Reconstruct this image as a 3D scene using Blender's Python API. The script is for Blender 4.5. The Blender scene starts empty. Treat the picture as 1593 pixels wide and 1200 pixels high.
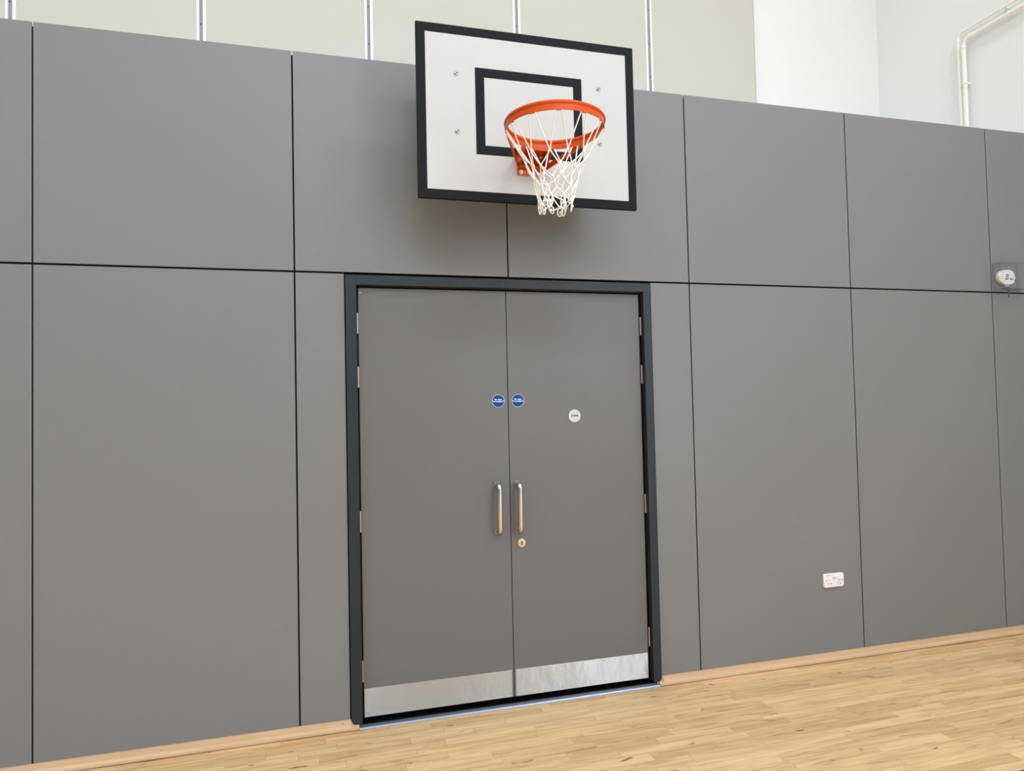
import bpy, bmesh, math, random
from mathutils import Vector, Matrix
random.seed(7)
S = bpy.context.scene
COL = S.collection

# ------------------------------------------------------------------ camera
CAM = Vector((0.0103, -3.8017, 1.7003))
YAW, PITCH, ROLL, FPX = 0.2702, 0.0318, -0.0224, 1060.0
fw = Vector((math.sin(YAW)*math.cos(PITCH), math.cos(YAW)*math.cos(PITCH), math.sin(PITCH)))
rt = Vector((math.cos(YAW), -math.sin(YAW), 0)); up = rt.cross(fw)
r2 = rt*math.cos(ROLL) + up*math.sin(ROLL); u2 = -rt*math.sin(ROLL) + up*math.cos(ROLL)
cam = bpy.data.cameras.new('camera'); co = bpy.data.objects.new('camera', cam); COL.objects.link(co)
cam.sensor_fit = 'HORIZONTAL'; cam.sensor_width = 36.0; cam.lens = 36.0*FPX/1593.0
cam.clip_start = 0.05; cam.clip_end = 200
M = Matrix((r2, u2, -fw)).transposed().to_4x4(); M.translation = CAM
co.matrix_world = M
S.camera = co

# ------------------------------------------------------------------ world, lights, exposure
w = bpy.data.worlds.new('sky'); S.world = w; w.use_nodes = True
bg = w.node_tree.nodes['Background']; bg.inputs[0].default_value = (.75, .87, 1, 1); bg.inputs[1].default_value = .8
S.view_settings.view_transform = 'Standard'; S.view_settings.look = 'None'
S.view_settings.exposure = 0.06; S.view_settings.gamma = 1.0; S.view_settings.use_curve_mapping = False
S.cycles.max_bounces = 10; S.cycles.diffuse_bounces = 6; S.cycles.glossy_bounces = 4
S.cycles.transparent_max_bounces = 12; S.cycles.caustics_reflective = False; S.cycles.caustics_refractive = False

def area(name, loc, target, sx, sy, power, color):
    l = bpy.data.lights.new(name, 'AREA'); l.shape = 'RECTANGLE'; l.size = sx; l.size_y = sy
    l.energy = power; l.color = color
    o = bpy.data.objects.new(name, l); COL.objects.link(o); o.location = loc
    o.rotation_euler = Vector(target).to_track_quat('-Z', 'Y').to_euler()
    return o
CZ = 7.5                                   # ceiling height of the hall
for lx, pw in ((-4.4, 58), (-.6, 60), (3.6, 108)):     # LED panels, three rows across the hall
    for ly in (-3.4, -7.2, -11.0):
        area('ceiling_and_fill_lamp', (lx, ly, CZ-.06), (0, 0, -1), 1.2, .6, pw, (.845, .96, 1.07))
for lx in (-4.4, -1.6, 1.2, 3.6):           # fill row added above the store to brighten the upper wall
    area('ceiling_and_fill_lamp', (lx, .1, CZ-.06), (0, 0, -1), 1.2, .6, 11, (.86, .96, 1.08))
area('skylight_lamp', (0.6, -8.3, CZ-.05), (0, 0, -1), 2.0, 5.0, 225, (.68, .90, 1.23))
area('window_lamp', (5.215, -8.6, 3.0), (-1, 0, 0), 3.2, 6.6, 320, (.82, .97, 1.19))

# ------------------------------------------------------------------ materials
def mat(name, col, rough=.5, metal=0.0, spec=.5, bump=None, var=0.0, vscale=2.0, aniso=0.0, coat=0.0, stretch=(1, 1, 1)):
    m = bpy.data.materials.new(name); m.use_nodes = True
    nt = m.node_tree; N = nt.nodes; L = nt.links; b = N['Principled BSDF']
    b.inputs['Base Color'].default_value = (*col, 1); b.inputs['Roughness'].default_value = rough
    b.inputs['Metallic'].default_value = metal; b.inputs['Specular IOR Level'].default_value = spec
    b.inputs['Coat Weight'].default_value = coat
    g = N.new('ShaderNodeNewGeometry'); mp = N.new('ShaderNodeMapping'); mp.inputs['Scale'].default_value = stretch
    L.new(g.outputs['Position'], mp.inputs['Vector'])
    if var:
        n = N.new('ShaderNodeTexNoise'); n.inputs['Scale'].default_value = vscale; n.inputs['Detail'].default_value = 4
        L.new(mp.outputs[0], n.inputs['Vector'])
        mx = N.new('ShaderNodeMix'); mx.data_type = 'RGBA'
        mx.inputs[6].default_value = (*[c*(1-var) for c in col], 1); mx.inputs[7].default_value = (*[min(1, c*(1+var)) for c in col], 1)
        L.new(n.outputs['Fac'], mx.inputs[0]); L.new(mx.outputs[2], b.inputs['Base Color'])
    if bump:
        n2 = N.new('ShaderNodeTexNoise'); n2.inputs['Scale'].default_value = bump[0]; n2.inputs['Detail'].default_value = 3
        L.new(mp.outputs[0], n2.inputs['Vector'])
        bp = N.new('ShaderNodeBump'); bp.inputs['Strength'].default_value = bump[1]; bp.inputs['Distance'].default_value = bump[2]
        L.new(n2.outputs['Fac'], bp.inputs['Height']); L.new(bp.outputs[0], b.inputs['Normal'])
    if aniso:
        b.inputs['Anisotropic'].default_value = aniso
        t = N.new('ShaderNodeCombineXYZ'); t.inputs[2].default_value = 1.0
        L.new(t.outputs[0], b.inputs['Tangent'])
    return m
GREY = mat('grey_laminate', (.202, .203, .203), .42, spec=.4, var=.025, vscale=1.3)
DOORM = mat('door_laminate', (.152, .149, .144), .42, spec=.4, var=.02, vscale=1.3)
VOID = mat('black_backing', (.012, .009, .007), .8, spec=.1)
FRAMEM = mat('slate_frame_paint', (.019, .026, .030), .42, spec=.35)
SEAL = mat('black_seal', (.012, .012, .013), .6)
CREAM = mat('cream_acoustic_fabric', (.59, .575, .51), .85, spec=.2, bump=(400, .15, .002), var=.015, vscale=3)
WHITE = mat('white_wall_paint', (.83, .825, .80), .6, spec=.3, var=.01, vscale=1.5)
WHITER = mat('white_wall_paint_cool', (.80, .80, .785), .6, spec=.3, var=.012, vscale=1.5)
STRIPM = mat('white_strip', (.84, .83, .83), .4)
STRIPG = mat('grey_strip', (.30, .29, .305), .55, spec=.2)
STEEL = mat('brushed_steel', (.50, .495, .485), .36, 1.0, bump=(8, .5, .010), aniso=.97, stretch=(1, 1, .55), var=.05, vscale=9)
CHROME = mat('satin_steel', (.70, .66, .60), .2, 1.0)
BRASS = mat('nickel_brass', (.62, .52, .40), .32, 1.0)
KEYM = mat('dark_key_metal', (.09, .075, .06), .45, .6)
HINGEM = mat('satin_hinge', (.50, .46, .40), .38, 1.0)
ALU = mat('threshold_aluminium', (.42, .45, .49), .36, 1.0)
ZINC = mat('zinc_bolt', (.72, .72, .70), .35, .9)
BOARDW = mat('white_board_face', (.535, .53, .515), .45, spec=.4, var=.03, vscale=5, bump=(60, .04, .002))
BOARDB = mat('black_board_paint', (.010, .010, .012), .6, spec=.12)
ORANGE = mat('orange_powder_coat', (.60, .076, .003), .32, spec=.25)
CORD = mat('white_net_cord', (.92, .90, .86), .8, spec=.2, bump=(500, .3, .001))
PLASTIC = mat('white_plastic', (.86, .855, .85), .3)
PLASTICW = mat('warm_white_plastic', (.82, .78, .72), .35)
DARKH = mat('dark_hole', (.05, .045, .045), .7)
PRINTG = mat('grey_print', (.33, .33, .33), .6)
PRINTB = mat('blue_grey_print', (.05, .13, .18), .6)
BLUE = mat('blue_sign_face', (.002, .062, .27), .5, spec=.2)
WPRINT = mat('white_print', (.85, .87, .9), .5)
DISC = mat('silver_sign_face', (.60, .575, .545), .4)
INK = mat('dark_ink', (.06, .055, .05), .6)
PIPEM = mat('white_pipe_paint', (.87, .85, .80), .4)
RACK = mat('black_steel', (.03, .03, .033), .45)
BLACKTAPE = mat('black_line', (.03, .026, .024), .5)
LABELO = mat('pale_orange_print', (.85, .40, .25), .5)
SKIRT = None

def acrylic():
    m = bpy.data.materials.new('clear_acrylic'); m.use_nodes = True
    nt = m.node_tree; N = nt.nodes; L = nt.links; N.remove(N['Principled BSDF'])
    out = N['Material Output']; t = N.new('ShaderNodeBsdfTransparent'); t.inputs[0].default_value = (.965, .972, .985, 1)
    g = N.new('ShaderNodeBsdfGlossy'); g.inputs['Roughness'].default_value = .06
    lw = N.new('ShaderNodeLayerWeight'); lw.inputs[0].default_value = .5
    pw = N.new('ShaderNodeMath'); pw.operation = 'POWER'; L.new(lw.outputs['Facing'], pw.inputs[0]); pw.inputs[1].default_value = 4
    f = N.new('ShaderNodeMath'); f.operation = 'MULTIPLY_ADD'; L.new(pw.outputs[0], f.inputs[0]); f.inputs[1].default_value = .7; f.inputs[2].default_value = .035
    mx = N.new('ShaderNodeMixShader'); L.new(f.outputs[0], mx.inputs[0]); L.new(t.outputs[0], mx.inputs[1]); L.new(g.outputs[0], mx.inputs[2])
    L.new(mx.outputs[0], out.inputs[0]); return m
ACRYL = acrylic()

def wood(name, mode, light, dark, rough=.42):
    """pale hardwood; every strip gets its own tone and its own piece of grain"""
    m = bpy.data.materials.new(name); m.use_nodes = True
    nt = m.node_tree; N = nt.nodes; L = nt.links; b = N['Principled BSDF']
    geo = N.new('ShaderNodeNewGeometry')
    if mode == 'object':
        rnd = N.new('ShaderNodeObjectInfo').outputs['Random']
    elif mode == 'island':
        rnd = geo.outputs['Random Per Island']
    else:
        v = N.new('ShaderNodeValue'); v.outputs[0].default_value = .5; rnd = v.outputs[0]
    def math_(op, a, bb=None, c=None):
        n = N.new('ShaderNodeMath'); n.operation = op
        for i, q in enumerate((a, bb, c)):
            if q is None: continue
            if isinstance(q, (int, float)): n.inputs[i].default_value = q
            else: L.new(q, n.inputs[i])
        return n.outputs[0]
    def ramp(x, pts):
        r = N.new('ShaderNodeValToRGB'); L.new(x, r.inputs[0]); e = r.color_ramp.elements
        e[0].position, e[0].color = pts[0][0], (*[pts[0][1]]*3, 1); e[1].position, e[1].color = pts[1][0], (*[pts[1][1]]*3, 1)
        return r.outputs[0]
    def mixc(f, a, c):
        n = N.new('ShaderNodeMix'); n.data_type = 'RGBA'
        if isinstance(f, (int, float)): n.inputs[0].default_value = f
        else: L.new(f, n.inputs[0])
        for i, q in ((6, a), (7, c)):
            if isinstance(q, tuple): n.inputs[i].default_value = (*q, 1)
            else: L.new(q, n.inputs[i])
        return n.outputs[2]
    off = N.new('ShaderNodeCombineXYZ'); L.new(math_('MULTIPLY', rnd, 91.7), off.inputs[0]); L.new(math_('MULTIPLY', rnd, 37.3), off.inputs[1]); L.new(math_('MULTIPLY', rnd, 53.1), off.inputs[2])
    add = N.new('ShaderNodeVectorMath'); add.operation = 'ADD'; L.new(geo.outputs['Position'], add.inputs[0]); L.new(off.outputs[0], add.inputs[1])
    def noise(sc, scale, detail=4, dist=0.0):
        mp = N.new('ShaderNodeMapping'); mp.inputs['Scale'].default_value = sc; L.new(add.outputs[0], mp.inputs[0])
        n = N.new('ShaderNodeTexNoise'); n.inputs['Scale'].default_value = scale; n.inputs['Detail'].default_value = detail; n.inputs['Distortion'].default_value = dist
        L.new(mp.outputs[0], n.inputs['Vector']); return n.outputs['Fac']
    rb = math_('FRACT', math_('MULTIPLY', rnd, 17.31))
    mid = tuple((a+c)/2 for a, c in zip(light, dark))
    base = mixc(math_('POWER', rb, 1.5), light, mid)
    streak = ramp(noise((1.2, 16, 16), 2.2, 5, .4), ((.42, 0), (.72, 1)))
    base = mixc(math_('MULTIPLY', streak, .66), base, dark)
    fine = ramp(noise((3, 90, 90), 3.0, 3), ((.35, 0), (.75, 1)))
    base = mixc(math_('MULTIPLY', fine, .22), base, dark)
    pale = ramp(noise((.9, 9, 9), 2.6, 3, .2), ((.52, 0), (.72, 1)))
    base = mixc(math_('MULTIPLY', pale, .45), base, tuple(min(1, c*1.12) for c in light))
    heart = ramp(noise((1.7, 14, 14), 1.9, 6, 1.4), ((.57, 0), (.71, 1)))
    if mode == 'none':
        heart = math_('MULTIPLY', heart, .15)
    hm = math_('MULTIPLY', heart, ramp(rb, ((.25, .15), (.8, .8))))
    base = mixc(hm, base, tuple(c*f for c, f in zip(dark, (.62, .5, .42))))
    knot = ramp(noise((4.5, 17, 17), 1.6, 2, .8), ((.70, 0), (.76, 1)))
    base = mixc(math_('MULTIPLY', knot, 0 if mode == 'none' else .85), base, (.16, .075, .03))
    L.new(base, b.inputs['Base Color']); b.inputs['Roughness'].default_value = rough; b.inputs['Specular IOR Level'].default_value = .4
    return m
WL, WD = (.86, .585, .31), (.50, .285, .12)
WOODP = wood('hardwood_strip', 'object', WL, WD)
WOODS = wood('hardwood_strips', 'island', WL, WD)
SKIRT = wood('skirting_timber', 'none', (.68, .47, .29), (.56, .37, .215))

# ------------------------------------------------------------------ helpers
class B:
    """a bmesh collector"""
    def __init__(s): s.bm = bmesh.new()
    def box(s, x0, x1, y0, y1, z0, z1, bev=0, seg=2):
        t = bmesh.new(); bmesh.ops.create_cube(t, size=1)
        for v in t.verts: v.co = Vector(((x0+x1)/2+v.co.x*(x1-x0), (y0+y1)/2+v.co.y*(y1-y0), (z0+z1)/2+v.co.z*(z1-z0)))
        if bev: bmesh.ops.bevel(t, geom=t.edges[:], offset=bev, segments=seg, affect='EDGES', profile=.5)
        return s.add(t)
    def add(s, t):
        me = bpy.data.meshes.new('t'); t.to_mesh(me); t.free(); s.bm.from_mesh(me); bpy.data.meshes.remove(me); return s
    def cyl(s, p0, p1, r, seg=20, r1=None, cap=True):
        p0, p1 = Vector(p0), Vector(p1); d = p1-p0
        t = bmesh.new(); bmesh.ops.create_cone(t, cap_ends=cap, segments=seg, radius1=r, radius2=r if r1 is None else r1, depth=d.length)
        bmesh.ops.transform(t, matrix=Matrix.Translation((p0+p1)/2) @ d.to_track_quat('Z', 'Y').to_matrix().to_4x4(), verts=t.verts)
        return s.add(t)
    def ball(s, p, r, sub=1, sc=(1, 1, 1)):
        t = bmesh.new(); bmesh.ops.create_icosphere(t, subdivisions=sub, radius=r)
        for v in t.verts: v.co = Vector(p)+Vector((v.co.x*sc[0], v.co.y*sc[1], v.co.z*sc[2]))
        return s.add(t)
    def tube(s, pts, r, seg=8, closed=False, cap=True):
        pts = [Vector(p) for p in pts]; n = len(pts); bm = s.bm; rings = []
        prev = None
        for i, p in enumerate(pts):
            a = pts[(i-1) % n] if (closed or i > 0) else p; c = pts[(i+1) % n] if (closed or i < n-1) else p
            t = (c-a).normalized()
            if prev is None:
                h = Vector((0, 0, 1)) if abs(t.z) < .9 else Vector((1, 0, 0)); e1 = (h-t*h.dot(t)).normalized()
            else:
                e1 = (prev-t*prev.dot(t)).normalized()
            prev = e1; e2 = t.cross(e1)
            rings.append([bm.verts.new(p+(e1*math.cos(2*math.pi*k/seg)+e2*math.sin(2*math.pi*k/seg))*r) for k in range(seg)])
        for i in range(n if closed else n-1):
            A, C = rings[i], rings[(i+1) % n]
            sh = 0
            if closed and i == n-1:
                sh = min(range(seg), key=lambda q: (A[0].co-C[q].co).length)
            for k in range(seg):
                bm.faces.new((A[k], A[(k+1) % seg], C[(k+1+sh) % seg], C[(k+sh) % seg]))
        if cap and not closed:
            bm.faces.new(rings[0][::-1]); bm.faces.new(rings[-1])
        return s
    def prism(s, poly, axis, a0, a1):
        """poly: 2-D outline; axis: the extrusion axis; the outline lies in the two other axes (in x,y,z order)"""
        def P(q, a):
            return {'x': Vector((a, q[0], q[1])), 'y': Vector((q[0], a, q[1])), 'z': Vector((q[0], q[1], a))}[axis]
        bm = s.bm; A = [bm.verts.new(P(q, a0)) for q in poly]; C = [bm.verts.new(P(q, a1)) for q in poly]
        n = len(poly)
        for i in range(n): bm.faces.new((A[i], A[(i+1) % n], C[(i+1) % n], C[i]))
        bm.faces.new(A[::-1]); bm.faces.new(C); return s
    def lathe(s, prof, center, axis='z', seg=48, closed=True):
        """prof: (radius, height) outline revolved about an axis through center; closed makes a ring of the outline"""
        bm = s.bm; c = Vector(center); rings = []
        for k in range(seg):
            a = 2*math.pi*k/seg
            ring = []
            for r, h in prof:
                q = (r*math.cos(a), r*math.sin(a), h)
                if axis == 'y': q = (q[0], -q[2], q[1])
                ring.append(bm.verts.new(c+Vector(q)))
            rings.append(ring)
        n = len(prof)
        for k in range(seg):
            A, C = rings[k], rings[(k+1) % seg]
            for i in range(n if closed else n-1):
                bm.faces.new((A[i], C[i], C[(i+1) % n], A[(i+1) % n]))
        if not closed:
            if prof[0][0] > 1e-6: bm.faces.new([r[0] for r in rings])
            if prof[-1][0] > 1e-6: bm.faces.new([r[-1] for r in rings])
        return s
    def build(s, name, m, parent=None, origin=None, smooth=None, **props):
        bm = s.bm
        bmesh.ops.recalc_face_normals(bm, faces=bm.faces[:])
        base = parent.matrix_world.translation if False else (WORLD.get(parent, Vector()) if parent else Vector())
        og = Vector(origin) if origin is not None else (base if parent else Vector())
        for v in bm.verts: v.co -= og
        me = bpy.data.meshes.new(name); bm.to_mesh(me); bm.free(); me.materials.append(m)
        o = bpy.data.objects.new(name, me); COL.objects.link(o)
        o.location = og-base
        if parent: o.parent = parent
        WORLD[o] = og
        if smooth:
            for p in me.polygons: p.use_smooth = True
            me.set_sharp_from_angle(angle=math.radians(smooth))
        for k, v in props.items(): o[k] = v
        return o
WORLD = {}
def thing(name, label, cat, loc, **props):
    o = bpy.data.objects.new(name, None); COL.objects.link(o); o.location = loc; o.empty_display_size = .05
    o['label'] = label; o['category'] = cat; WORLD[o] = Vector(loc)
    for k, v in props.items(): o[k] = v
    return o
def struct(o, label, cat):
    o['kind'] = 'structure'; o['label'] = label; o['category'] = cat; return o
def copy_part(o, parent, loc):
    c = o.copy(); COL.objects.link(c); c.parent = parent; c.location = Vector(loc)-WORLD.get(parent, Vector()); WORLD[c] = Vector(loc); return c
def lettering(name, body, m, parent, loc, size, width=None, thick=.0004, font_bold=.0):
    """flat lettering standing in the x-z plane and facing -y, centred at loc"""
    cu = bpy.data.curves.new('t', 'FONT'); cu.body = body; cu.size = size; cu.align_x = 'CENTER'; cu.align_y = 'CENTER'
    cu.extrude = thick; cu.offset = font_bold; cu.space_line = .95
    t = bpy.data.objects.new('t', cu); COL.objects.link(t); bpy.context.view_layer.update()
    me = bpy.data.meshes.new_from_object(t); bpy.data.objects.remove(t); bpy.data.curves.remove(cu)
    xs = [v.co.x for v in me.vertices]; ys = [v.co.y for v in me.vertices]
    cx, cy = (min(xs)+max(xs))/2, (min(ys)+max(ys))/2; sc = 1 if not width else width/(max(xs)-min(xs))
    for v in me.vertices: v.co = Vector(((v.co.x-cx)*sc, -v.co.z, (v.co.y-cy)*(sc if width else 1)))
    me.materials.clear(); me.materials.append(m); me.name = name
    o = bpy.data.objects.new(name, me); COL.objects.link(o); o.parent = parent; o.location = Vector(loc)-WORLD[parent]; WORLD[o] = Vector(loc)
    return o

# ------------------------------------------------------------------ the hall: floor
XL, XR, YF, D, TOP = -7.0, 5.23, -15.0, 1.5, 3.655
floor = struct(B().box(XL, XR, YF, D, -.20, -.014).build('floor', SEAL), 'pale hardwood strip floor of the sports hall', 'floor')
rows = 0; near = []; far = B(); STRIP, GAP = .0655, .0005
y = -.0015 - .0
k = 0
lengths = [.34, .42, .48, .55, .62, .70]
shared = {}
def visible(x0, x1, yb, yt):
    # the part of the floor the photograph shows, with a margin
    lim = lambda x: -.15 - (x+.9)*.325 - .14
    return x1 > -1.6 and x0 < XR and yt > lim(max(x1, -1.2)) and yt > -1.75
rr = random.Random(11)
y = 0.0
while y > YF+STRIP:
    x = XL + rr.uniform(-.5, 0)
    while x < XR:
        ln = rr.choice(lengths); x0, x1 = max(x, XL), min(x+ln, XR); x += ln
        if x1-x0 < .03: continue
        if visible(x0, x1, y-STRIP, y): near.append((x0, x1, y))
        else: far.box(x0+GAP, x1-GAP, y-STRIP+GAP, y-GAP, -.014, 0)
    y -= STRIP
for (x0, x1, yt) in near:
    key = round(x1-x0, 4)
    if key not in shared:
        b = B().box(GAP, key-GAP, -STRIP+GAP, -GAP, -.014, 0).bm
        me = bpy.data.meshes.new('floor_strip'); b.to_mesh(me); b.free(); me.materials.append(WOODP); shared[key] = me
    o = bpy.data.objects.new('floor_strip', shared[key]); COL.objects.link(o); o.location = (x0, yt, 0); o.parent = floor
far.build('floor_strips', WOODS, floor, kind='stuff')
B().box(XL, XR, 0.0, D, -.014, -.006).build('store_floor', VOID, floor)  # coloured black to stand for the shade under the door leaves
B().box(-4, XR-.2, -1.425, -1.373, 0, .0006).build('court_line', BLACKTAPE, floor, label='black painted court line')

# ------------------------------------------------------------------ the hall: walls, ceiling
wb = struct(B().box(XL-.2, XR+.2, D, D+.2, -.2, CZ+.2).build('wall_back', WHITE), 'white upper wall set back behind the grey panelling', 'wall')
wr = struct(B().box(XR, XR+.2, YF-.2, D, -.2, CZ+.2).build('wall_right', WHITER), 'white plastered side wall carrying two pipes', 'wall')
wl = struct(B().box(XL-.2, XL, YF-.2, D, -.2, CZ+.2).build('wall_left', WHITE), 'white side wall beyond the left of the view', 'wall')
wo = struct(B().box(XL, XR, YF-.2, YF, -.2, CZ+.2).build('wall_rear', WHITE), 'white hall wall behind the viewer', 'wall')
for par, bx in ((wl, (XL, XL+.03, YF+.03, 0)), (wo, (XL, XR, YF, YF+.03))):  # unseen panelling, added to darken the reflections in the kick plates
    B().box(*bx, .05, TOP).build('added_panelling', GREY, par)
ce = struct(B().box(XL-.2, XR+.2, YF-.2, D+.2, CZ, CZ+.2).build('ceiling', WHITE), 'white hall ceiling', 'ceiling')

for lx in (-4.4, -.6, 3.6):                # the luminaires, roof light and window that the lamps belong to
    for ly in (-3.4, -7.2, -11.0):
        B().box(lx-.63, lx+.63, ly-.33, ly+.33, CZ-.055, CZ).build('lamp_housing', STRIPM, ce)
for lx in (-4.4, -1.6, 1.2, 3.6):  # housings for the added fill row above the store
    B().box(lx-.63, lx+.63, -.23, .43, CZ-.055, CZ).build('lamp_housing', STRIPM, ce)
sk = B().box(-.5, 1.7, -10.9, -10.8, CZ-.08, CZ).box(-.5, 1.7, -5.8, -5.7, CZ-.08, CZ).box(-.5, -.4, -10.8, -5.8, CZ-.08, CZ).box(1.6, 1.7, -10.8, -5.8, CZ-.08, CZ)
sk.build('roof_light_frame', STRIPM, ce)
wi = B().box(XR-.04, XR, -12.0, -11.9, 1.3, 4.7).box(XR-.04, XR, -5.3, -5.2, 1.3, 4.7).box(XR-.04, XR, -11.9, -5.3, 1.3, 1.4).box(XR-.04, XR, -11.9, -5.3, 4.6, 4.7)
wi.build('window_frame', STRIPM, wr)

# cream acoustic panels on the upper back wall, with screwed joint strips
PX = [-2.003 + 1.1935*i for i in range(-3, 6)]      # joints; the last two bound the right-most panel
EDGE = 3.826
zs0, zs1 = 3.2, 6.9
js = [x for x in PX if x < EDGE-.5]
for i, x in enumerate(js):
    x1 = js[i+1] if i+1 < len(js) else EDGE
    B().box(x+.004, x1-.004 if i+1 < len(js) else x1, 1.468, 1.5, zs0, zs1).build('acoustic_panel', CREAM, wb)
first = None
for x in js:
    if first is None:
        first = B().box(-.032, .032, -.005, .002, zs0-5, zs1-5, .001, 1).build('joint_strip', STRIPM, wb, origin=(0, 0, 0)); first.location = (x, 1.468, 5); st = first
    else:
        st = first.copy(); COL.objects.link(st); st.location = (x, 1.468, 5)
    st.parent = wb; WORLD[st] = Vector((x, 1.468, 5))
    B().box(x-.0105, x+.0105, 1.4575, 1.4635, zs0, zs1).build('grey_insert', STRIPG, st)
    sb = B()
    for q in range(14): sb.cyl((x-.002, 1.4580, 3.64+q*.295), (x-.002, 1.4555, 3.64+q*.295), .0055, 8)
    sb.build('fixing', INK, st)
B().box(EDGE, EDGE+.006, 1.470, 1.5, zs0, zs1).build('edge_shade_strip', STRIPG, wb)  # grey strip standing in for the thin shadow beside the panel edge

# ------------------------------------------------------------------ grey panelled wall in front of the store
DX0, DX1, DTOP = .132, 1.959, 2.443        # outer size of the door frame
bk = B().box(XL, DX0-.001, .028, .10, 0, TOP-.01).box(DX1+.001, XR, .028, .10, 0, TOP-.01).box(DX0-.001, DX1+.001, .028, .10, DTOP+.001, TOP-.01)
wf = struct(bk.build('wall_front', VOID), 'tall wall of flat grey panels with open dark joints around the double doors', 'wall')
B().box(XL, XR, .10, D, TOP-.05, TOP-.012).build('store_roof', WHITE, wf)
J = [-1.350-1.21*3, -1.350-1.21*2, -1.350-1.21, -1.350, -.131, 1.0555, 2.232, 3.453, 4.682, XR]
ZJ, ZB, g = 2.4535, .044, .0040
top_edges = [XL]+J
for a, b in zip(top_edges[:-1], top_edges[1:]):
    B().box(a+g, b-g, 0, .013, ZJ+g+.001, TOP, .0012, 1).build('panel', GREY, wf)
low = [XL]+[x for x in J if abs(x-1.0555) > .01]
for a, b in zip(low[:-1], low[1:]):
    segs = [(a+g, b-g)]
    if a < DX0 < b: segs = [(a+g, DX0-.006), (DX1+.005, b-g)]
    for p, q in segs:
        B().box(p, q, 0, .013, ZB, ZJ-g-.001, .0012, 1).build('panel', GREY, wf)

# skirting: two runs, moulded, with screws
prof = [(-.0005, .005), (-.0305, .005), (-.0305, .017), (-.015, .027), (-.0125, .0535), (-.0005, .0535)]
lip = [(-.0005, .005), (-.0305, .005), (-.0305, .017), (-.017, .0225), (-.0005, .0225)]
bl = struct(B().prism(prof, 'x', XL, DX0-.004).prism(lip, 'x', DX0-.004, .1715).box(DX0-.004, DX0+.03, -.008, -.0005, .006, .05).build('baseboard_left', SKIRT), 'low pale timber skirting left of the doors', 'skirting')
br = struct(B().prism(prof, 'x', DX1+.006, XR).prism(lip, 'x', 1.939, DX1+.006).box(DX1-.03, DX1+.006, -.008, -.0005, .006, .05).build('baseboard_right', SKIRT), 'low pale timber skirting right of the doors', 'skirting')
scr = None
for x, par in ((-2.5, bl), (-1.65, bl), (-.787, bl), (.085, bl), (2.016, br), (2.735, br), (3.509, br), (4.309, br), (4.372, br)):
    o = B().cyl((x, -.0135, .040), (x, -.0155, .040), .0065, 14, r1=.005).build('screw', ZINC, par)
    B().box(x-.0035, x+.0035, -.0159, -.0153, .0394, .0406).build('screw_slot', DARKH, o)

# ------------------------------------------------------------------ the double door
door = thing('door_1', 'grey double fire door in a dark slate frame with steel kick plates', 'door', (1.045, .05, 0), kind='structure')
FY = -.010
def jamb(x0, x1, outer):
    c = .02
    if outer < 0: poly = [(x0, .024+c), (x0+c*.3, .024+c*.3), (x0+c, .024), (x1, .024), (x1, DTOP), (x0, DTOP)]
    else: poly = [(x0, .022), (x1-c, .022), (x1-c*.3, .022+c*.3), (x1, .022+c), (x1, DTOP), (x0, DTOP)]
    b = B().prism(poly, 'y', FY, .125); return b
JL, JR, HZ = .1885, 1.9075, 2.3895
jl = jamb(DX0, JL, -1).build('jamb', FRAMEM, door)
jr = jamb(JR, DX1, 1).build('jamb', FRAMEM, door)
hd = B().box(JL, JR, FY, .125, HZ, DTOP, .0008, 1).build('head', FRAMEM, door)
B().box(JR-.0035, JR+.002, .004, .022, .03, HZ).build('seal', SEAL, jr)
B().box(JL-.002, JL+.003, .004, .022, .03, HZ).build('seal', SEAL, jl)
B().box(JL, JR, .012, .026, HZ-.004, HZ+.002).build('seal', SEAL, hd)
B().box(JL, JR, .082, .10, 2.34, HZ).build('door_stop', FRAMEM, door)
B().box(JL-.001, .215, .082, .10, .01, HZ).build('door_stop', FRAMEM, door)
B().box(1.88, JR+.001, .082, .10, .01, HZ).build('door_stop', FRAMEM, door)
LY = .030
kp = []
def leaf(x0, x1, hx, side):
    lf = B().box(x0, x1, LY, LY+.046, .037, 2.379, .0012, 1).build('door_leaf', DOORM, door)
    k = B().box(x0+(.003 if side < 0 else .008), x1-(.010 if side < 0 else .004), LY-.0016, LY+.0005, .0395, .1905, .0005, 1).build('kick_plate', STEEL, lf, label='brushed steel kick plate')
    a, b = x0+.02, x1-.02
    for qx in (a, (a*2+b)/3, (a+2*b)/3, b):
        for qz in (.056, .175):
            B().cyl((qx, LY-.0012, qz), (qx, LY-.0028, qz), .0042, 10, r1=.003).build('screw', CHROME, lf)
    for zc in (2.181, 1.884, 1.094, .288):      # four butt hinges
        hb = B()
        for i in range(5):
            z0 = zc-.056+i*.0226; hb.cyl((hx, LY-.007, z0), (hx, LY-.007, z0+.0214), .0068, 14)
        hb.cyl((hx, LY-.007, zc-.058), (hx, LY-.007, zc+.058), .0035, 8)
        hb.box(min(hx, hx-side*.016), max(hx, hx-side*.016), LY-.0015, LY+.001, zc-.054, zc+.054) if False else None
        hb.box(hx-.0015, hx+.0015, LY-.006, LY+.03, zc-.055, zc+.055)
        hb.build('hinge', HINGEM, lf, smooth=40, label='satin steel hinge')
    return lf
LL = leaf(.2005, 1.0435, .1945, -1)
LR = leaf(1.0475, 1.8940, 1.9005, 1)
B().cyl((.206, LY-.001, 2.352), (.222, LY-.001, 2.352), .0022, 8).build('hold_pin', ZINC, LL)
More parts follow.
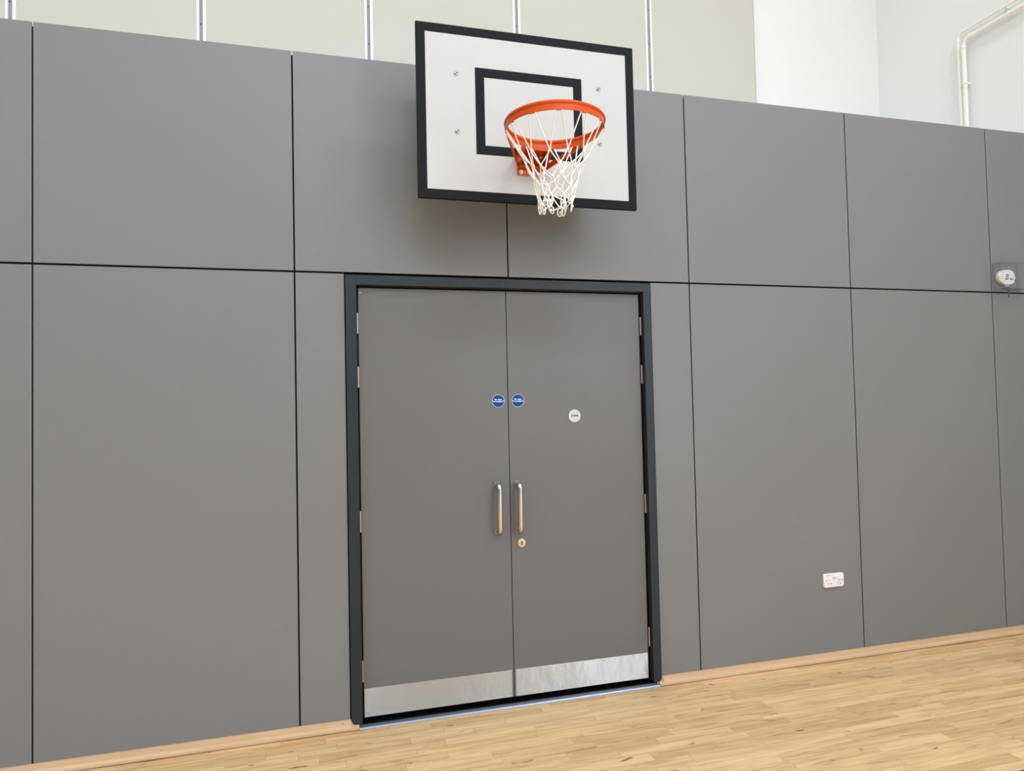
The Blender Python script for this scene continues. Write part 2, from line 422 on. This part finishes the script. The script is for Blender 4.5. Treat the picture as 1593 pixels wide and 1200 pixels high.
def handle(xc, z0, z1, lf):
    yb = LY-.058; R = .024; pts = []
    for i in range(9):
        a = math.pi/2*i/8; pts.append((xc, yb+R-R*math.sin(a), z1-R+R*math.cos(a)))
    pts = [(xc, LY, z1)]+pts
    low_ = [(x, y, z0+z1-z) for x, y, z in pts][::-1]
    h = B().tube(pts+low_, .0142, 18)
    for z in (z0, z1): h.cyl((xc, LY, z), (xc, LY-.003, z), .0158, 20)
    h.build('pull_handle', CHROME, lf, smooth=40, label='D-shaped satin steel pull handle')
handle(.968, .986, 1.257, LL)
handle(1.090, .985, 1.257, LR)
lk = B().lathe([(0, 0), (.026, 0), (.026, .004), (.023, .0065), (.0105, .0068), (.0095, .008), (0, .008)], (1.108, LY, .910), 'y', 40, False).build('lock_escutcheon', BRASS, LR, smooth=35, label='round nickel lock cylinder')
B().cyl((1.108, LY-.0078, .915), (1.108, LY-.0092, .915), .0048, 14).box(1.1062, 1.1098, LY-.0092, LY-.0078, .899, .913).build('keyhole', DARKH, LR)
# threshold strip with ridges
tp = [(-.034, 0), (-.034, .0016), (-.029, .0050), (-.026, .0075)]
yy = -.025
while yy < .014:
    tp += [(yy, .0105), (yy+.004, .0105), (yy+.0046, .0075), (yy+.0076, .0075)]; yy += .0082
tp += [(.024, .0075), (.024, 0)]
B().prism(tp, 'x', .1725, 1.938).build('threshold', ALU, door, label='ridged aluminium threshold strip')

# ------------------------------------------------------------------ signs on the doors
def round_sign(name, label, x, z, r, face, rim=None):
    t = thing(name, label, 'sign', (x, LY, z))
    B().lathe([(0, 0), (r, 0), (r, .0012), (r-.0006, .0018), (0, .0018)], (x, LY, z), 'y', 56, False).build('disc', face, t, smooth=30)
    return t
for x, lab in ((.9865, 'round blue sign on the left door leaf'), (1.1055, 'round blue sign on the right door leaf')):
    t = round_sign('fire_door_sign', lab+' reading Fire door keep locked', x, 1.738, .0375, BLUE)
    t['group'] = 'blue fire door signs'
    B().lathe([(.0358, .0017), (.0374, .0017), (.0374, .0021), (.0358, .0021)], (x, LY, 1.738), 'y', 56).build('white_rim', WPRINT, t)
    lettering('lettering', 'Fire door\nkeep locked', WPRINT, t, (x, LY-.0021, 1.7395), .0125, .056, font_bold=.0005)
    for s in (-1, 1):
        B().cyl((x+s*.0325, LY-.0017, 1.739), (x+s*.0325, LY-.0026, 1.739), .0022, 10).build('fixing', WPRINT, t)
t = round_sign('store_sign', 'round silver sign reading STORE on the right door leaf', 1.4555, 1.6405, .0375, DISC)
lettering('lettering', 'STORE', INK, t, (1.4555, LY-.0021, 1.6415), .0125, .043, font_bold=.0006)
B().lathe([(.0352, .0017), (.0372, .0017), (.0372, .0021), (.0352, .0021)], (1.4555, LY, 1.6405), 'y', 56).build('bright_rim', PLASTICW, t)

# ------------------------------------------------------------------ basketball hoop
BX0, BX1, BZ0, BZ1, BF = .484, 1.682, 2.768, 3.670, -.413
CX = (BX0+BX1)/2
hoop = thing('basketball_hoop', 'white backboard with black border, orange rim and white net above the doors', 'basketball hoop', (CX, 0, 2.97))
bd = B().box(BX0, BX1, BF, BF+.022, BZ0, BZ1, .0008, 1).build('backboard', BOARDW, hoop, label='white painted backboard panel')
def ring_rect(x0, x1, z0, z1, wd, ya, yb):
    b = B()
    b.box(x0, x1, ya, yb, z1-wd, z1).box(x0, x1, ya, yb, z0, z0+wd).box(x0, x0+wd, ya, yb, z0+wd, z1-wd).box(x1-wd, x1, ya, yb, z0+wd, z1-wd)
    return b
bo = ring_rect(BX0-.0006, BX1+.0006, BZ0-.0006, BZ1+.0006, .0465, BF-.0008, BF+.004)
bo.box(BX0-.0007, BX0, BF, BF+.0225, BZ0, BZ1).box(BX1, BX1+.0007, BF, BF+.0225, BZ0, BZ1).box(BX0, BX1, BF, BF+.0225, BZ0-.0007, BZ0).box(BX0, BX1, BF, BF+.0225, BZ1, BZ1+.0007)
bo.build('border', BOARDB, bd, label='black painted border line')
ring_rect(.7870, 1.3750, 3.0085, 3.4635, .0485, BF-.0008, BF+.004).build('target_square', BOARDB, bd, label='black painted target rectangle')
for x in (.688, 1.4735):
    for z in (3.420, 3.118):
        B().lathe([(0, 0), (.0140, 0), (.0140, .0006), (0, .0006)], (x, BF, z), 'y', 20, False).build('bolt_recess', PRINTG, bd)
        o = B().lathe([(0, 0), (.0118, 0), (.0112, .0022), (.007, .0042), (0, .0048)], (x, BF, z), 'y', 20, False).build('bolt', BOARDW, bd, smooth=50)
        b = B().box(-.010, .010, -.0054, -.0030, -.0018, .0018)
        bmesh.ops.rotate(b.bm, verts=b.bm.verts, cent=(0, 0, 0), matrix=Matrix.Rotation(math.radians(-35), 3, 'Y'))
        bmesh.ops.translate(b.bm, verts=b.bm.verts, vec=(x, BF, z)); 
        b.build('bolt_slot', DARKH, bd)
# steel support behind the board, fixed to the grey wall
for x, xw in ((.688, .92), (1.4735, 1.24)):
    B().box(x-.02, x+.02, BF+.022, BF+.062, 3.02, 3.52, .002, 1).build('support_rail', RACK, hoop)
    B().box(xw-.03, xw+.03, -.010, 0, 2.99, 3.52, .002, 1).build('wall_plate', RACK, hoop)
    for z in (3.42, 3.10):
        B().tube([(x, BF+.055, z), (xw, -.008, z)], .015, 10).build('support_arm', RACK, hoop, smooth=50)
    B().tube([(x, BF+.055, 3.08), (xw, -.008, 3.40)], .011, 10).build('diagonal_brace', RACK, hoop, smooth=50)
B().tube([(.688, BF+.045, 3.05), (1.24, -.008, 3.03)], .011, 10).build('cross_brace', RACK, hoop, smooth=50)
# rim
RX, RY, RZ, RR = 1.078, -.803, 3.035, .2300
rim = B()
rim.tube([(RX+RR*math.cos(2*math.pi*i/72), RY+RR*math.sin(2*math.pi*i/72), RZ) for i in range(72)], .0095, 14, True)
rim.lathe([(RR-.001, -.004), (RR+.0035, -.004), (RR+.0035, -.036), (RR-.001, -.036)], (RX, RY, RZ), 'z', 72)
rim = rim.build('rim', ORANGE, hoop, smooth=40, label='orange steel rim')
hk = []
NH = 12
pitch = 2*math.pi/NH
for i in range(NH):
    for s in (-1, 1):
        a = (i+.5)*pitch + s*.065
        p = Vector((RX+(RR+.001)*math.cos(a), RY+(RR+.001)*math.sin(a), RZ-.034)); hk.append((i, s, a, p))
for i in range(NH):
    a = (i+.5)*pitch; pts = []
    for q in range(9):
        f = -1+2*q/8; aa = a+f*.065
        pts.append((RX+(RR+.001)*math.cos(aa), RY+(RR+.001)*math.sin(aa), RZ-.034-.006*(1-f*f)))
    B().tube(pts, .0018, 6).build('net_hook', ORANGE, rim, smooth=60)
# mounting bracket: back plate, arm, braces, lower flange, nuts
bx0, bx1 = 1.003, 1.153
B().box(bx0, bx1, BF-.007, BF-.0008, 2.913, 3.042, .001, 1).build('mounting_plate', ORANGE, hoop)
arm = B().box(bx0, bx1, RY+RR-.004, BF-.006, RZ-.013, RZ-.005, .001, 1)
arm.prism([(BF-.006, 2.948), (BF-.040, 2.948), (BF-.044, 2.953), (BF-.040, 2.957), (BF-.012, 2.962), (BF-.006, 2.968)], 'x', bx0, bx1)
arm.prism([(BF-.006, 2.945), (BF-.006, RZ-.006), (RY+RR, RZ-.006), (RY+RR, RZ-.030), (BF-.045, 2.952)], 'x', bx0, bx0+.005)
arm.prism([(BF-.006, 2.945), (BF-.006, RZ-.006), (RY+RR, RZ-.006), (RY+RR, RZ-.030), (BF-.045, 2.952)], 'x', bx1-.005, bx1)
arm.box(bx0, bx1, RY+RR-.002, RY+RR+.006, RZ-.045, RZ, .001, 1)
arm.build('bracket_arm', ORANGE, hoop)
for s, xb in ((-1, bx0+.006), (1, bx1-.006)):
    a = math.radians(180-14 if s < 0 else 14)
    p = Vector((RX+(RR+.002)*math.cos(a), RY+(RR+.002)*math.sin(a), RZ-.020)); q = Vector((xb, BF-.012, 2.952))
    d = (q-p).normalized(); n = d.cross(Vector((0, 0, 1))).normalized(); u = n.cross(d)
    t = bmesh.new(); vs = []
    for c in (p, q):
        for i_, j_ in ((-1, -1), (1, -1), (1, 1), (-1, 1)): vs.append(t.verts.new(c+n*.0035*i_+u*.013*j_))
    for f in ((0, 1, 2, 3), (7, 6, 5, 4), (0, 4, 5, 1), (1, 5, 6, 2), (2, 6, 7, 3), (3, 7, 4, 0)): t.faces.new([vs[k_] for k_ in f])
    B().add(t).build('rim_brace', ORANGE, hoop)
for x, z in ((1.022, 2.930), (1.136, 2.930), (1.022, 3.018), (1.136, 3.018)):
    B().cyl((x, BF-.006, z), (x, BF-.0085, z), .0125, 20).cyl((x, BF-.0085, z), (x, BF-.017, z), .0088, 6).cyl((x, BF-.017, z), (x, BF-.022, z), .005, 12).build('nut', ZINC, hoop, label='bright hexagonal nut')
B().box(1.040, 1.048, BF-.0078, BF-.0069, 2.9205, 2.940).box(1.0555, 1.062, BF-.0078, BF-.0069, 2.9205, 2.939).box(1.066, 1.0725, BF-.0078, BF-.0069, 2.9225, 2.939).build('maker_mark', LABELO, hoop, label='small pale marks on the bracket')
# net: paired cords from the rim to a first row of knots, then diamonds, then loose end loops
rn = random.Random(5)
rowsN = [(2.862, .152), (2.808, .121), (2.756, .101), (2.708, .087), (2.662, .077)]
CR = .0032
net = B()
def shift(z):
    f = max(0, (3.0-z)/.4); return Vector((-.012*f*f+.004*f, -.004*f, 0))
knots = []
for k_, (z, r) in enumerate(rowsN):
    row = []
    for i in range(NH):
        a = (i + (0.0 if k_ % 2 == 0 else .5))*pitch + rn.uniform(-.07, .07)*(1+.6*k_)
        rad = r*(1+rn.uniform(-.06, .06)*(1+.3*k_))
        p = Vector((RX+rad*math.cos(a), RY+rad*math.sin(a), z+rn.uniform(-.008, .008)*(1+.35*k_)))+shift(z)
        row.append(p)
        net.ball(p, .0068, 1, (1, 1, 1.25))
    knots.append(row)
def strand(p, q, sag=.0):
    m_ = (p+q)/2; c = Vector((RX, RY, m_.z)); out = (m_-c); out = out.normalized() if out.length > 1e-5 else Vector((1, 0, 0))
    ctl = m_ + out*sag + Vector((rn.uniform(-1, 1), rn.uniform(-1, 1), rn.uniform(-1, 1)))*.0035
    pts = []
    for i in range(7):
        t_ = i/6; pts.append(p*(1-t_)**2+ctl*2*t_*(1-t_)+q*t_*t_)
    net.tube(pts, CR, 6)
for i, s, a, p in hk:                     # hook i spans the knots i and i+1 of the first row
    q = knots[0][(i + (0 if s < 0 else 1)) % NH]
    strand(p+Vector((0, 0, -.002)), q, -.006)
for k_ in range(len(rowsN)-1):
    for i in range(NH):
        p = knots[k_][i]
        for d_ in ((-1, 0) if k_ % 2 == 0 else (0, 1)):
            strand(p, knots[k_+1][(i+d_) % NH], .004)
for i in range(NH):                       # end loops
    k_ = len(rowsN)-1; p = knots[k_][i]; a = math.atan2(p.y-RY, p.x-RX) + rn.uniform(-.3, .3)
    ln = rn.uniform(.042, .07); tang = Vector((-math.sin(a), math.cos(a), 0)); rad = Vector((math.cos(a), math.sin(a), 0))
    lean = rn.uniform(-.012, .012); pts = []
    for q in range(13):
        t_ = 2*math.pi*q/12
        pts.append(p+tang*(math.sin(t_)*.0125+lean*(1-math.cos(t_))/2)+Vector((0, 0, -ln*(1-math.cos(t_))/2))+rad*(-.008*(1-math.cos(t_))/2))
    net.tube(pts[:-1], CR, 6, True)
    net.ball(p+Vector((0, 0, -ln*.55))+tang*lean*.5, .0052, 1, (1, 1, 1.6))
    strand(p, knots[k_][(i+1) % NH]+Vector((0, 0, -.03)), 0)
net.build('net', CORD, hoop, smooth=70, label='knotted white cord net')

# ------------------------------------------------------------------ double socket
sx0, sx1, sz0, sz1 = 3.143, 3.298, .475, .563
so = thing('power_socket', 'white double wall socket low on the grey panel right of the doors', 'socket', (3.2205, 0, .519))
def rrect(x0, x1, z0, z1, r, n=5):
    out = []
    for cx, cz, a0 in ((x1-r, z1-r, 0), (x0+r, z1-r, 90), (x0+r, z0+r, 180), (x1-r, z0+r, 270)):
        for i in range(n+1):
            a = math.radians(a0+90*i/n); out.append((cx+r*math.cos(a), cz+r*math.sin(a)))
    return out
def slab(poly, y0, y1, ch):
    b = B().prism(poly, 'y', y0, y1)
    es = [e for e in b.bm.edges if all(abs(v.co.y-y1) < 1e-6 for v in e.verts)]
    if ch: bmesh.ops.bevel(b.bm, geom=es, offset=ch, segments=3, affect='EDGES', profile=.5)
    return b
fp = slab(rrect(sx0, sx1, sz0, sz1, .009), 0, -.012, .004).build('face_plate', PLASTIC, so, smooth=40)
for ox, rx in ((3.183, 3.180), (3.256, 3.262)):
    slab(rrect(rx-.0085, rx+.0085, .531, .547, .002), -.0115, -.0150, .001).build('switch', PLASTIC, so)
for x, z, ww, hh in ((3.161, .519, .004, .009), (3.186, .521, .003, .008), (3.174, .4985, .009, .004), (3.198, .4975, .009, .004),
                     (3.2585, .518, .004, .010), (3.2835, .517, .004, .010), (3.2485, .4965, .009, .0035), (3.271, .4965, .010, .0035)):
    B().box(x-ww/2, x+ww/2, -.0126, -.0110, z-hh/2, z+hh/2).build('pin_slot', DARKH, so)
B().box(3.2085, 3.2385, -.0127, -.011, .5335, .5375).box(3.2085, 3.2385, -.0127, -.011, .5255, .5285).build('rating_text', PRINTG, so)
B().box(3.158, 3.197, -.0127, -.011, .5505, .5535).box(3.203, 3.207, -.0127, -.011, .5505, .5535).box(3.212, 3.218, -.0127, -.011, .5505, .5535).build('rating_text', PRINTG, so)

# ------------------------------------------------------------------ sensor, its clear guard and the hanging key
sn = thing('wall_sensor', 'white oval sensor with small blue print, inside a clear guard on the grey wall', 'sensor', (4.7985, 0, 2.562))
def oval(cx, cz, a, b, n=2.3, k=44):
    out = []
    for i in range(k):
        t_ = 2*math.pi*i/k; c, s = math.cos(t_), math.sin(t_)
        out.append((cx+a*math.copysign(abs(c)**(2/n), c), cz+b*math.copysign(abs(s)**(2/n), s)))
    return out
ov = oval(4.7985, 2.562, .0785, .053)
cut = 4.768
slab([q for q in oval(4.7985, 2.562, .076, .050)], 0, -.010, .001).build('back_plate', PLASTICW, sn)
right = [q for q in ov if q[0] > cut]
def clip(poly, xc, sign):
    out = []
    for i in range(len(poly)):
        p, q = poly[i], poly[(i+1) % len(poly)]
        ip, iq = (p[0]-xc)*sign > 0, (q[0]-xc)*sign > 0
        if ip: out.append(p)
        if ip != iq:
            f = (xc-p[0])/(q[0]-p[0]); out.append((xc, p[1]+f*(q[1]-p[1])))
    return out
slab(clip(ov, cut+.0008, 1), -.008, -.030, .012).build('cover', PLASTIC, sn, smooth=50)
slab(clip(oval(4.7985, 2.562, .080, .0545), cut-.0008, -1), -.008, -.032, .013).build('lens', PLASTICW, sn, smooth=50, label='rounded translucent end cap')
for x0, x1, z in ((4.784, 4.812, 2.578), (4.782, 4.808, 2.563), (4.775, 4.808, 2.548), (4.820, 4.852, 2.5485)):
    B().box(x0, x1, -.0306, -.0295, z-.0045, z+.0045).build('print', PRINTB, sn)
gd = thing('sensor_guard', 'clear acrylic box over the white oval sensor, with a key hanging below', 'guard', (4.81, 0, 2.56))
gx0, gx1, gz0, gz1, gy = 4.692, 4.925, 2.468, 2.662, -.078
gb = B()
gb.box(gx0, gx1, gy, gy+.003, gz0, gz1).box(gx0, gx0+.003, gy+.003, -.001, gz0, gz1).box(gx1-.003, gx1, gy+.003, -.001, gz0, gz1)
gb.box(gx0+.003, gx1-.003, gy+.003, -.001, gz1-.003, gz1).box(gx0+.003, gx1-.003, gy+.003, -.001, gz0, gz0+.003)
gb.build('cover_box', ACRYL, gd)
for x in (gx0, gx1-.012):
    B().box(x, x+.012, -.003, -.0002, gz0, gz1).build('fixing_flange', ACRYL, gd)
B().cyl((4.7210, -.072, 2.484), (4.7210, -.090, 2.484), .0085, 16).cyl((4.7210, -.090, 2.484), (4.7210, -.092, 2.484), .010, 16).build('cam_lock', CHROME, gd, smooth=40)
kb = B().tube([(4.7210+.008*math.cos(a*math.pi/8), -.094, 2.467+.012*math.sin(a*math.pi/8)) for a in range(16)], .0012, 6, True)
kb.lathe([(.005, -.001), (.0125, -.001), (.0125, .001), (.005, .001)], (4.7215, -.094, 2.443), 'y', 20)
kb.box(4.7175, 4.7250, -.0952, -.0928, 2.402, 2.434).box(4.7240, 4.7268, -.0952, -.0928, 2.404, 2.410).box(4.7240, 4.7260, -.0952, -.0928, 2.414, 2.419)
kb.build('key', KEYM, gd, label='small dark key hanging from the lock')

# ------------------------------------------------------------------ pipes on the right wall
def pipe(name, label, xp, yv, zh, r, z_end, clips_v, clips_h):
    t = thing(name, label, 'pipe', (xp, yv, TOP-.02))
    R = .055; pts = [(xp, yv, TOP-.012)]
    for i in range(13):
        a = math.pi/2*i/12; pts.append((xp, yv-R+R*math.cos(a), zh-R+R*math.sin(a)))
    pts.append((xp, -3.2, zh))
    B().tube(pts, r, 18).build('pipe_run', PIPEM, t, smooth=50)
    for z in (zh-R-.012,):
        B().cyl((xp, yv, z-.006), (xp, yv, z+.010), r*1.28, 20).build('elbow_collar', PIPEM, t, smooth=40)
    B().cyl((xp, yv-R-.014, zh), (xp, yv-R+.002, zh), r*1.28, 20).build('elbow_collar', PIPEM, t, smooth=40)
    for z in clips_v:
        B().cyl((xp, yv, z-.007), (xp, yv, z+.007), r*1.3, 20).box(xp, XR-.0015, yv-.008, yv+.008, z-.006, z+.006).cyl((XR-.007, yv, z), (XR-.0015, yv, z), .02, 16).build('pipe_clip', PIPEM, t, smooth=40)
    for y_ in clips_h:
        B().cyl((xp, y_-.007, zh), (xp, y_+.007, zh), r*1.3, 20).box(xp, XR-.0015, y_-.006, y_+.006, zh-.008, zh+.008).cyl((XR-.007, y_, zh), (XR-.0015, y_, zh), .02, 16).build('pipe_clip', PIPEM, t, smooth=40)
pipe('water_pipe', 'thinner white pipe, upper of the two bending along the white side wall', 5.185, .607, 4.748, .0115, 0, (4.295,), (.205, -.8, -1.8))
pipe('water_pipe', 'thicker white pipe, lower of the two bending along the white side wall', 5.180, .556, 4.672, .0165, 0, (4.305,), (.160, -.8, -1.8))
